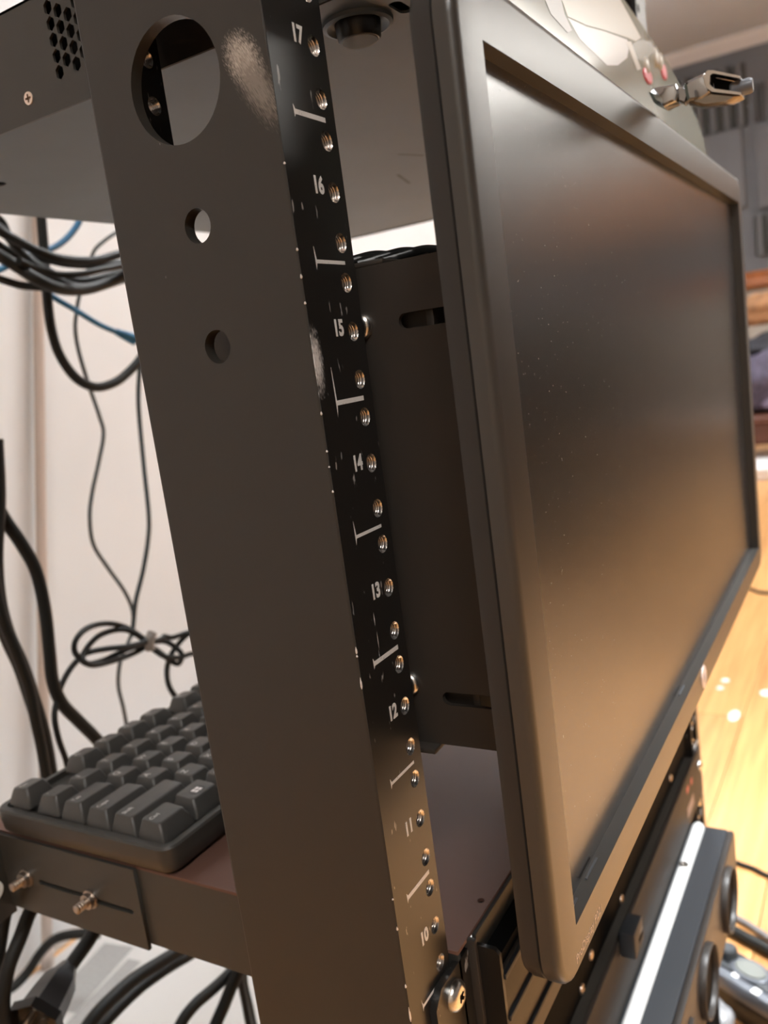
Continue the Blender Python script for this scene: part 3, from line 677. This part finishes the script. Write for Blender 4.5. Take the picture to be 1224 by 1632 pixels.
# below the shelf
cable('power_cable', 'double thick black cable bending away under the shelf front', [(330, 1480), (290, 1512), (255, 1534), (215, 1560), (178, 1592), (150, 1622), (120, 1665)], 330, 10, cable_black)
cable('power_cable', 'black cable beside the double thick one under the shelf', [(345, 1492), (305, 1520), (268, 1542), (228, 1570), (195, 1600), (165, 1632), (140, 1665)], 345, 9, cable_black)
cable('power_cable', 'black cable dropping straight below the shelf plate beside the post', [(400, 1500), (375, 1540), (355, 1562), (335, 1580), (312, 1600), (292, 1625), (275, 1660)], 300, 8.5, cable_black)
cable('power_cable', 'thick black cable running down below the shelf near the post', [(400, 1510), (380, 1550), (368, 1575), (358, 1600), (344, 1632), (330, 1665)], 290, 9.5, cable_black)
cable('power_cable', 'dark cable nearest the post edge below the shelf', [(385, 1520), (383, 1560), (390, 1600), (396, 1632), (404, 1670)], 320, 5.5, cable_black)
cable('signal_cable', 'dark grey cable hugging the post edge below the shelf', [(392, 1520), (391, 1562), (399, 1600), (406, 1634), (414, 1670)], 330, 4.5, cable_grey)
cable('power_cable', 'black cable curving down past the rear end of the shelf', [(80, 1410), (50, 1450), (32, 1495), (14, 1540), (6, 1580), (5, 1610), (12, 1650), (24, 1690)], 300, 8.5, cable_black)
cable('power_cable', 'black cable at the very left edge below the shelf', [(22, 1420), (10, 1455), (2, 1500), (-6, 1560)], 310, 7, cable_black)
wl = [(160, 1488), (128, 1488), (100, 1492), (80, 1502), (62, 1522), (45, 1548), (22, 1572), (-10, 1590)]
o = tube('power_cable', [P(u, v, y=yv) for (u, v), yv in zip(wl, [700, 720, 740, 760, 775, 785, 790, 795])], 6, cable_black)
tag(o, 'black cable looping against the foot of the wall', 'cable')
pc = thing('mains_lead', 'black mains lead ending in a three-prong plug, hanging below the shelf', 'lead', P(75, 1590, y=300))
tube('cord', [P(u, v, y=300) for u, v in [(165, 1455), (148, 1488), (132, 1512), (116, 1534), (104, 1552)]], 4.6, cable_black, pc)
ax = Vector(P(60, 1625, y=290)) - Vector(P(104, 1550, y=300)); Lp = ax.length; base = Vector(P(104, 1550, y=300))
lathe('plug_body', [(-6, 5), (0, 7.5), (6, 11), (16, 12.5), (30, 14), (36, 17), (Lp-2, 17.5), (Lp, 16.5)], ax, base, black_plastic, pc, 6, True, 30)
sd = ax.cross(Vector((0, 1, 0))).normalized()
for s_ in (-1, 1):
    q = base + ax.normalized()*Lp + sd*6*s_
    lathe('prong', [(0, 2.2), (14, 2.2), (16, 1.4)], ax, q, mat('brass_prong', (.80, .62, .45), .3, 1.0), pc, 8)
lathe('prong', [(0, 2.5), (15, 2.4), (18, 1.4)], ax, base + ax.normalized()*Lp + Vector((0, -6, 0)), MATS['brass_prong'], pc, 10)
# things on the floor and wall behind the rack
pol = thing('leaning_pole', 'slim beige pole leaning against the white wall', 'pole', (366, 818, FLOOR))
tube('shaft', [(366, 818, FLOOR+2), (450, 822, -330), (640, 829, 480)], 7, pole_mat, pol, 10, 4)
lathe('end_cap', [(0, 8.5), (22, 8.5), (24, 7.2)], (84, 4, 358), (366, 818, FLOOR+1), pole_mat, pol, 12)
sh = thing('white_sheet', 'white board with grey printed stripes lying on floor behind the rack', 'board', (500, 500, FLOOR))
box('board', (60, 180, FLOOR+.6), (1100, 824, FLOOR+3.0), sheet_mat, sh, .6)
def strip(u0, v0, u1, v1, wd):
    a, b = Vector(P(u0, v0, z=FLOOR+3.3)), Vector(P(u1, v1, z=FLOOR+3.3)); d_ = (b-a).normalized(); n_ = Vector((-d_.y, d_.x, 0))*wd/2
    bm = bmesh.new(); bm.faces.new([bm.verts.new(q*S) for q in (a-n_, b-n_, b+n_, a+n_)])
    bmesh.ops.recalc_face_normals(bm, faces=bm.faces[:])
    o = link('printed_stripe', bm_mesh('printed_stripe', bm), sheet_stripe, sh)
strip(190, 1506, 95, 1610, 48); strip(215, 1530, 110, 1640, 22); strip(235, 1548, 140, 1645, 12)

# ------------------------------------------------------------------ rack units under the monitor
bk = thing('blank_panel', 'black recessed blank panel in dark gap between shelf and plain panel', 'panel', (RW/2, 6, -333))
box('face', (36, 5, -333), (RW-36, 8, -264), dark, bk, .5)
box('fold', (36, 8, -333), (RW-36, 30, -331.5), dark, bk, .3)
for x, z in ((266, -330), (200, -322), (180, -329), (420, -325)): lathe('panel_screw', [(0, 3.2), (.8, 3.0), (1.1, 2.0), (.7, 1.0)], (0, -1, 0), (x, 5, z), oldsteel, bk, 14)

u6 = thing('rack_unit', 'one-space rack unit with plain front panel above the white-edged box', 'rack device', (RW/2, 100, -377.5))
box('front_panel', (17, -3, -377.2), (RW-17, -.2, -334.0), mat('matte_face_black', (.040, .032, .027), .58, spec=.35, bump=.1, bscale=2500), u6, .5)
box('chassis', (36, -.2, -376), (RW-36, 66, -336), box_mat, u6, .5)
pan_screw(u6, (RW-25.25, -3.0, -348.5))
def decal(u, v, w_, h_, m, nm):
    q = P(u, v, y=-3.05); o = box(nm, (q[0]-w_/2, -3.12, q[2]-h_/2), (q[0]+w_/2, -3.0, q[2]+h_/2), m, u6)
decal(1102, 1245, 6, 5, red_mark, 'indicator'); decal(1096, 1258, 8, 5, red_mark, 'indicator'); decal(1101, 1284, 26, 9, mat('pale_label', (.42, .32, .30), .5), 'label_strip')
dg = thing('usb_dongle', 'small black plug with a slot sticking out of the plain panel', 'dongle', (188, -14, -372))
box('body', (176, -26, -350), (206, -3.2, -326+4), black_plastic, dg, 1.2) if 0 else None
qa = P(1011, 1492, y=-13); qb = P(1029, 1515, y=-13); qc = P(1008, 1550, y=-13)
box('body', (qa[0], -13, qc[2]), (qb[0], -3.2, qa[2]), slab_mat, dg, 1.2)
box('slot', (qa[0]+8, -13.1, qc[2]+6), (qa[0]+18, -12.9, qc[2]+9), dark, dg)
box('slot', (qa[0]+12, -13.1, qa[2]-8), (qa[0]+18, -12.9, qa[2]-5), silver_plastic, dg)
dg.location = Vector((qa[0]+10, -3.2, qc[2]))*S
for ch in dg.children: ch.matrix_parent_inverse = Matrix.Translation(-dg.location)
# dark gap of the empty spaces: rear braces and stray screws
for (u, v) in ((992, 1450), (951, 1555), (942, 1587)):
    q = P(u, v, y=2)
lb = thing('rack_box', 'low dark rack box with white strip along its top and two round front ports', 'rack device', (RW/2, 30, -437))
ZBX = -437.0; ZL = -380.0; XR = 449.0; XL = 37.0
box('body', (XL, -31, ZBX), (XR, 90, ZL-.3), slab_mat, lb, 1.5)
st_ = lathe('white_strip', [(0, 4.4), (1.5, 5.2), (XR-XL-6, 5.2), (XR-XL-3.5, 4.4), (XR-XL-2.5, 2.5)], (1, 0, 0), (XL+1, -8.6, ZL-1.0), white_plastic, lb, 18)
q = P(1083, 1378, z=ZL+3); lathe('strip_screw', [(0, 3.6), (.6, 3.4), (.65, 1.6), (.2, 1.2)], 'z', (q[0], -8.6, ZL+4.0), steel, lb, 16)
box('front_bezel', (XL, -36, ZBX), (XR, -30.5, ZL-.5), unit_face, lb, 2.0)
for i in range(5):
    box('front_rib', (XL+6, -38.5-.5*i, -398-5.6*i), (255, -35, -395.5-5.6*i), unit_face, lb, .5)
box('drive_door', (XL+6, -42, -434), (262, -35, -424), slab_mat, lb, 1.0)
for cx in (398.0, 306.0):
    prt = lathe('port_ring', [(0, 24.5), (3.6, 24.6), (4.6, 24.0), (4.6, 23.4), (3.8, 22.8), (.3, 22.5)], (0, -1, 0), (cx, -35.8, -409), unit_face, lb, 44)
    lathe('port_mouth', [(.3, 22.4), (.8, 22.2)], (0, -1, 0), (cx, -35.8, -409), dark, prt, 36)

# ------------------------------------------------------------------ things on top of the monitor
pn = thing('gloss_cover', 'glossy pale green cover standing behind the top of the monitor', 'cover', (330, -34, 69))
oc = [(70, 69.5), (536, 69.5), (530, 160), (524, 168), (506, 178), (478, 186), (400, 200), (290, 209), (200, 212), (70, 210)]
pnl = plate('panel', oc, [], 'y', -35, -31.5, gloss_green, pn)
for (u, v, a, b) in ((1033, 121, 11, 4.4), (1059, 115, 8, 4.6)):
    q = P(u, v, y=-35.4); o = lathe('red_dot', [(0, 1), (.6, .95), (.8, .7)], (0, -1, 0), (0, 0, 0), red_mark, pn, 20)
    o.data.transform(Matrix.Diagonal((a, 1, b, 1))); o.data.transform(Matrix.Translation(Vector((q[0], -35.0, q[2]))*S))
ivory = mat('ivory_gloss', (.60, .59, .54), .2)
def patch(name, px, m, th_):  # patches paint blurred reflections into the glossy panel
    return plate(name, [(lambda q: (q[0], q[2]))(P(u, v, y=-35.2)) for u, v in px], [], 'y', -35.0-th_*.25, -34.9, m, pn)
patch('cream_reflection', [(893, -8), (985, -8), (1022, 60), (1014, 66), (1000, 60), (965, 48), (935, 40), (905, 26)], mat('cream_gloss', (.50, .49, .42), .2), .5)
patch('white_reflection', [(905, 28), (935, 42), (965, 50), (1000, 63), (1003, 74), (1000, 92), (985, 104), (968, 104), (925, 62)], mat('white_gloss', (.56, .56, .56), .2), .35)
patch('brown_patch', [(1006, 72), (1020, 63), (1038, 66), (1048, 84), (1040, 84), (1034, 92), (1022, 96), (1014, 94)], mat('olive_gloss', (.20, .18, .12), .2), .3)
patch('dark_band', [(866, -8), (893, -8), (900, 22), (912, 48), (905, 52), (878, 22)], mat('band_brown', (.17, .14, .13), .3), .6)
patch('ivory_strip', [(998, 66), (1006, 66), (1022, 110), (1016, 112)], ivory, .6)
for (u, v, a, b) in ((1031, 104, 7, 5.0), (1046, 92, 6, 6.0), (1053, 98, 5, 5.0)):
    q = P(u, v, y=-35.4); o = lathe('ivory_nub', [(0, 1), (.8, .9), (1.3, .55), (1.4, .2)], (0, -1, 0), (0, 0, 0), ivory, pn, 18)
    o.data.transform(Matrix.Diagonal((a, 1, b, 1))); o.data.transform(Matrix.Translation(Vector((q[0], -35.0, q[2]))*S))
# chrome swivel clip on the top edge of the monitor
cl = thing('chrome_clip', 'small chrome swivel clip perched on the top edge of the monitor', 'clip', (236, -70, 131.6))
cx = 232.0
def cpoly(name, px, x0, x1, m):
    pts = [P(u, v, x=cx)[1:] for u, v in px]
    return plate(name, pts, [], 'x', x0, x1, m, cl)
def cbev(name, px, x0, x1, m, b=1.2):
    pts = [P(u, v, x=cx)[1:] for u, v in px]
    cy_ = sum(q[0] for q in pts)/len(pts); cz_ = sum(q[1] for q in pts)/len(pts)
    def ins(k): return [(cy_+(a-cy_)*k, cz_+(b_-cz_)*k) for a, b_ in pts]
    bm = bmesh.new(); rings = []
    for k, xx in ((.72, x0), (.93, x0+b*.5), (1, x0+b*1.4), (1, x1-b), (.85, x1)):
        rings.append([bm.verts.new((xx*S, a*S, b_*S)) for a, b_ in ins(k)])
    n = len(pts)
    for A_, B_ in zip(rings, rings[1:]):
        for i in range(n): bm.faces.new((A_[i], A_[(i+1) % n], B_[(i+1) % n], B_[i]))
    bm.faces.new(rings[0][::-1]); bm.faces.new(rings[-1]); bmesh.ops.recalc_face_normals(bm, faces=bm.faces[:])
    return link(name, bm_mesh(name, bm, 25), m, cl)
cbev('foot_block', [(1037, 150), (1045, 143), (1080, 137), (1084, 150), (1081, 165), (1062, 174), (1045, 166)], cx-6, cx+6, chrome)
cbev('hinge_block', [(1081, 141), (1093, 139), (1099, 152), (1094, 168), (1083, 164)], cx-3.5, cx+3.5, chrome)
cbev('channel_back', [(1091, 137), (1098, 131), (1126, 118), (1134, 124), (1136, 150), (1122, 162), (1097, 166)], cx-4.5, cx+6, chrome)
cpoly('channel_rim', [(1124, 124), (1131, 116), (1140, 116), (1182, 125), (1182, 129), (1140, 121), (1135, 124), (1134, 138), (1141, 145), (1184, 151), (1184, 155), (1138, 150), (1128, 143)], cx-5.5, cx+5, bare)
cpoly('channel_inner', [(1133, 121), (1180, 129), (1180, 151), (1138, 146)], cx+4.0, cx+5.0, dark)
cbev('channel_floor', [(1096, 165), (1134, 150), (1184, 155), (1168, 164), (1120, 171)], cx-4, cx+6, mat('dull_nickel', (.36, .33, .29), .2, 1.0))
ra, rb = Vector(P(1164, 145, x=cx)), Vector(P(1200, 135, x=cx))
lathe('roller', [(0, 2.6), (1, 3.4), ((rb-ra).length-1.2, 3.5), ((rb-ra).length, 2.9)], rb-ra, ra, silver_plastic, cl, 18)

# ------------------------------------------------------------------ far wall: foam tiles, and things along it
def tile(pxs, style, label):
    (u0, v0), (u1, v1) = pxs
    a, b = P(u0, v0, x=WRIGHT), P(u1, v1, x=WRIGHT)
    y0, y1 = sorted((a[1], b[1])); z0, z1 = sorted((a[2], b[2]))
    t = thing('acoustic_panel', label, 'acoustic panel', (WRIGHT-10, (y0+y1)/2, z0), 'acoustic panels on the far wall')
    if style == 'flat':
        box('pad', (WRIGHT-45, y0, z0), (WRIGHT-.5, y1, z1), foam_mat, t, 6)
    else:
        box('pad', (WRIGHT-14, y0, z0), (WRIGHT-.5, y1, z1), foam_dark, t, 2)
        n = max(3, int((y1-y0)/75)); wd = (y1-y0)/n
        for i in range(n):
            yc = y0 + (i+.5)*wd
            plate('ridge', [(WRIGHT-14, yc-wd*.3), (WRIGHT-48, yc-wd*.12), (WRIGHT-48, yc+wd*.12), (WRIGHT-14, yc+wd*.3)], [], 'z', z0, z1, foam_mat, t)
tile(((1115, 165), (1206, 205)), 'ridge', 'ridged foam panel behind the chrome clip') if 0 else None
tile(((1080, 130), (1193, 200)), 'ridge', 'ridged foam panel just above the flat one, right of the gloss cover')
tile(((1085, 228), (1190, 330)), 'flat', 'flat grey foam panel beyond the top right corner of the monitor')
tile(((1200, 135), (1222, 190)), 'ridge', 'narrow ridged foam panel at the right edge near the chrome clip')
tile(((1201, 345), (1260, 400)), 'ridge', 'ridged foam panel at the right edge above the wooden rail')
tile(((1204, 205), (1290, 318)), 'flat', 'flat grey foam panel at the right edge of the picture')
# heap of clothes, bench and box by the far wall
hx = 4300.0
def blob(name, c, rad, m, parent, seed=0, amp=.18, sub=3):
    bm = bmesh.new(); bmesh.ops.create_icosphere(bm, subdivisions=sub, radius=1)
    rnd = random.Random(seed); ph = [rnd.uniform(0, 6) for _ in range(6)]
    for v in bm.verts:
        n_ = 1 + amp*(math.sin(3*v.co.x+ph[0])*math.sin(4*v.co.y+ph[1]) + .6*math.sin(7*v.co.z+ph[2]+2*v.co.x) + .4*math.sin(9*v.co.y+ph[3]))
        v.co = Vector((c[0]+v.co.x*rad[0]*n_, c[1]+v.co.y*rad[1]*n_, max(c[2]+v.co.z*rad[2]*n_, c[2]-rad[2]*.8)))*S
    return link(name, bm_mesh(name, bm, 80), m, parent)
bn = thing('bench', 'dark brown bench below the cloth heap at the right edge', 'bench', (hx, 330, FLOOR))
zt = P(1215, 655, x=hx)[2]; zb = P(1215, 700, x=hx)[2]
box('seat', (hx-220, 60, zt-40), (hx+260, 800, zt), brown_leather, bn, 12, 3)
box('apron', (hx-200, 80, zb), (hx+240, 780, zt-40), brown_leather, bn, 6)
for a in (90, 730):
    for b in (hx-190, hx+200): box('leg', (b, a, FLOOR+.4), (b+40, a+40, zb), black_plastic, bn, 4)
hp_ = thing('cloth_heap', 'crumpled purple and grey cloth heaped on the dark bench', 'cloth', (hx, 330, zt))
z1 = P(1215, 560, x=hx)[2]
tag(blob('cloth_fold', (hx, 360, (zt+z1)/2-10), (180, 260, (z1-zt)/2*1.05), purple_cloth, hp_, 3), 'purple grey cloth')
blob('cloth_fold', (hx-60, 220, zt+60), (120, 150, 75), mat('lilac_cloth', (.22, .18, .26), .9), hp_, 5)
blob('cloth_fold', (hx+60, 330, z1+10), (120, 160, 70), mat('dark_cloth', (.03, .028, .032), .9), hp_, 6)
tn = tag(blob('cloth_bag', (hx+80, 350, z1+190), (110, 150, 80), tan_cloth, None, 9), 'tan cloth bag on top of the purple heap', 'bag')
zz = P(1215, 770, x=hx-300)[2]
wb = thing('white_box', 'low white box on the floor in front of the dark bench', 'box', (hx-300, 330, FLOOR))
bz0 = FLOOR+.6; bz1 = P(1215, 735, x=3900)[2]
box('body', (3700, 100, bz0), (3990, 620, bz1-12), trim_mat, wb, 6); box('lid', (3690, 92, bz1-12), (4000, 628, bz1), white_plastic, wb, 5)
# made-up furniture and white board, unseen, shaping what the monitor reflects
sb = thing('sideboard', 'made-up long dark sideboard, unseen, darkening the middle of the monitor reflection', 'sideboard', (5700, -1600, FLOOR))
box('carcass', (5480, -2550, FLOOR+60), (6040, -1300, 120), mat('dark_walnut', (.035, .028, .024), .5), sb, 6)
for i in range(4): 
    dr = box('door', (5466, -2540+i*310, FLOOR+80), (5480, -2245+i*310, 95), MATS['dark_walnut'], sb, 4)
    box('handle', (5456, -2275+i*310, -150), (5466, -2265+i*310, -60), chrome, dr, 2)
for a in (-2500, -1360): 
    for b in (5520, 5960): box('leg', (b, a, FLOOR+.4), (b+40, a+40, FLOOR+60), MATS['dark_walnut'], sb, 3)
wbd = thing('white_reflector', 'added white board, unseen, brightening the top of the monitor reflection', 'screen', (6030, -1850, 1150))  # white reflector added so the upper monitor mirrors something bright
box('sheet', (6040, -2480, 1160), (6046, -1150, 1640), white_plastic, wbd, 1)
box('casing', (6010, -2500, 1640), (6058, -1130, 1700), trim_mat, wbd, 8)
box('bottom_bar', (6034, -2480, 1148), (6052, -1150, 1162), black_plastic, wbd, 3)
wc = thing('reflection_cabinet', 'added orange wooden cabinet, unseen, for the warm spot in the monitor reflection', 'cabinet', (5900, -1500, 620))
box('carcass', (5760, -1800, 620), (6055, -1180, 1080), mat('light_orange_wood', (.55, .22, .07), .4, noise=.2, nscale=12), wc, 4)
for i in range(2): box('door', (5746, -1790+i*305, 630), (5760, -1495+i*305, 1070), MATS['light_orange_wood'], wc, 4)

# ------------------------------------------------------------------ floor things at the lower right
fp = thing('foot_controller', 'grey floor device with a pale oval pad and silver front edge', 'pedal', P(1190, 1560, z=FLOOR))
A, B, Cc, Dd = [Vector(P(u, v, z=-640)) for u, v in ((1155, 1501), (1224, 1541), (1224, 1602), (1150, 1549))]
ex = (B-A).normalized()*1.0; ey = (Dd-A) - ex*(Dd-A).dot(ex); ey.normalize()
A0 = A - ex*60; Lx, Ly = 260.0, (Dd-A).dot(ey)
def fpb(name, a0, a1, b0, b1, z0, z1_, m, bev=0, slope=0.0):
    b = box_bm((a0, b0, z0), (a1, b1, z1_), bev)
    for v in b.verts:
        q = v.co/S; w_ = A0 + ex*q.x + ey*q.y; v.co = Vector((w_.x, w_.y, q.z))*S
    bmesh.ops.recalc_face_normals(b, faces=b.faces[:])
    return link(name, bm_mesh(name, b, 40), m, fp)
fpb('base', 0, Lx, 0, Ly, FLOOR+.5, -652, black_plastic, 3)
fpb('top_panel', 1, Lx-1, 1, Ly-10, -652, -641, grey_plastic, 3)
fpb('front_edge', 1, Lx-1, Ly-11, Ly+3, -662, -641, silver_plastic, 5)
q = Vector(P(1196, 1547, z=-640.5))
def oval(name, c, a, b, m, h):
    o = lathe(name, [(0, 1), (.6, 1), (1.0, .9)], 'z', (0, 0, 0), m, fp, 32)
    o.data.transform(Matrix.Diagonal((a, b, h, 1)))
    an = math.atan2(ex.y, ex.x); o.data.transform(Matrix.Rotation(an, 4, 'Z')); o.data.transform(Matrix.Translation(Vector((c.x, c.y, -641.3))*S)); return o
oval('pad_rim', q, 22, 15, silver_plastic, 2.0); oval('pad', q, 17, 11, pale_pad, 3.4)
for (u, v, a, b) in ((1202, 1535, 3, 2), (1172, 1554, 3.5, 5), (1205, 1580, 4, 8)):
    c = Vector(P(u, v, z=-640.8)); fpb('white_mark', (c-A0).dot(ex)-a, (c-A0).dot(ex)+a, (c-A0).dot(ey)-b/2, (c-A0).dot(ey)+b/2, -641.2, -640.7, ink)
kn = P(1168, 1512, z=-640)
lathe('knob', [(0, 10), (10, 9), (12, 7)], 'z', ((A0+ex*75+ey*14).x, (A0+ex*75+ey*14).y, -641.5), grey_plastic, fp, 16)
def floor_cord(label, px, rad, m, zz_=None):
    pts = [P(u, v, z=FLOOR+rad+.3) for u, v in px]
    return tag(tube('floor_cord', pts, rad, m, None, 8, 6), label, 'cord')
floor_cord('dark cord crossing the bright floor boards, farthest of three', [(1120, 1352), (1175, 1375), (1200, 1384), (1224, 1396), (1290, 1425)], 3.2, cable_black)
floor_cord('grey cord on the floor nearer the grey floor device', [(1110, 1430), (1160, 1456), (1190, 1472), (1224, 1494), (1300, 1540)], 4.0, mat('grey_cord', (.16, .15, .15), .4))
floor_cord('thick black cord on the floor right behind the grey floor device', [(1100, 1450), (1165, 1482), (1195, 1498), (1224, 1514), (1300, 1560)], 7.0, cable_black)
floor_cord('thin dark cord lying on the far floor beside the monitor edge', [(1150, 925), (1195, 938), (1212, 944), (1240, 944), (1300, 936)], 4.0, cable_black)
bgp = P(1148, 1605, z=FLOOR)
pb = blob('plastic_bag', (bgp[0]-55, bgp[1]+0, FLOOR+24), (30, 26, 28), bag_mat, None, 12, .22)
tag(pb, 'crumpled cloudy plastic bag on the floor below the round ports', 'bag')
for i, (u, v) in enumerate(((1170, 1141), (1156, 1085), (1222, 1105), (1148, 1097))):
    q = P(u, v, z=FLOOR)
    o = lathe('paper_scrap', [(0, .2), (.4, 1), (.7, .8)], 'z', (0, 0, 0), white_plastic, None, 10)
    o.data.transform(Matrix.Diagonal(((24, 11, 16, 9)[i], (10, 8, 12, 7)[i], 1.2, 1))); o.location = Vector((q[0], q[1], FLOOR+.4))*S
    tag(o, ['larger white paper scrap on the floor right of the monitor badge', 'small pale scrap on the floor beside the monitor badge', 'pale scrap on the floor at the right edge', 'tiny pale scrap on the floor nearest the monitor badge'][i], 'scrap')

so = thing('sofa', 'added long dark sofa, unseen, keeping reflections in the rack front dark', 'sofa', (3500, -2200, FLOOR))  # unseen dark mass added for the reflections in the rack front
sofa_m = mat('dark_sofa_fabric', (.018, .017, .018), .9, noise=.3, nscale=60)
box('seat_base', (2500, -2560, FLOOR+70), (4700, -1700, -350), sofa_m, so, 25, 3)
for i in range(3): box('seat_cushion', (2640+i*640, -2400, -350), (3260+i*640, -1690, -240), sofa_m, so, 35, 3)
for i in range(3): box('back_cushion', (2640+i*640, -2560, -240), (3260+i*640, -2350, 210), sofa_m, so, 45, 3)
for a in (2480, 4560): box('armrest', (a, -2560, FLOOR+70), (a+160, -1690, -60), sofa_m, so, 30, 3)
for a in (2520, 4620):
    for b in (-2520, -1760): box('leg', (a, b, FLOOR+.4), (a+40, b+40, FLOOR+70), MATS['dark_walnut'], so, 4)

rg = thing('rug', 'added dark grey rug, unseen, darkening the floor mirrored in the monitor', 'rug', (3700, -1550, FLOOR))  # added to darken the far floor as the monitor mirrors it
box('pile', (2100, -1680, FLOOR+.5), (5300, -760, FLOOR+12), mat('dark_rug', (.022, .018, .016), .95, noise=.3, nscale=150), rg, 4)
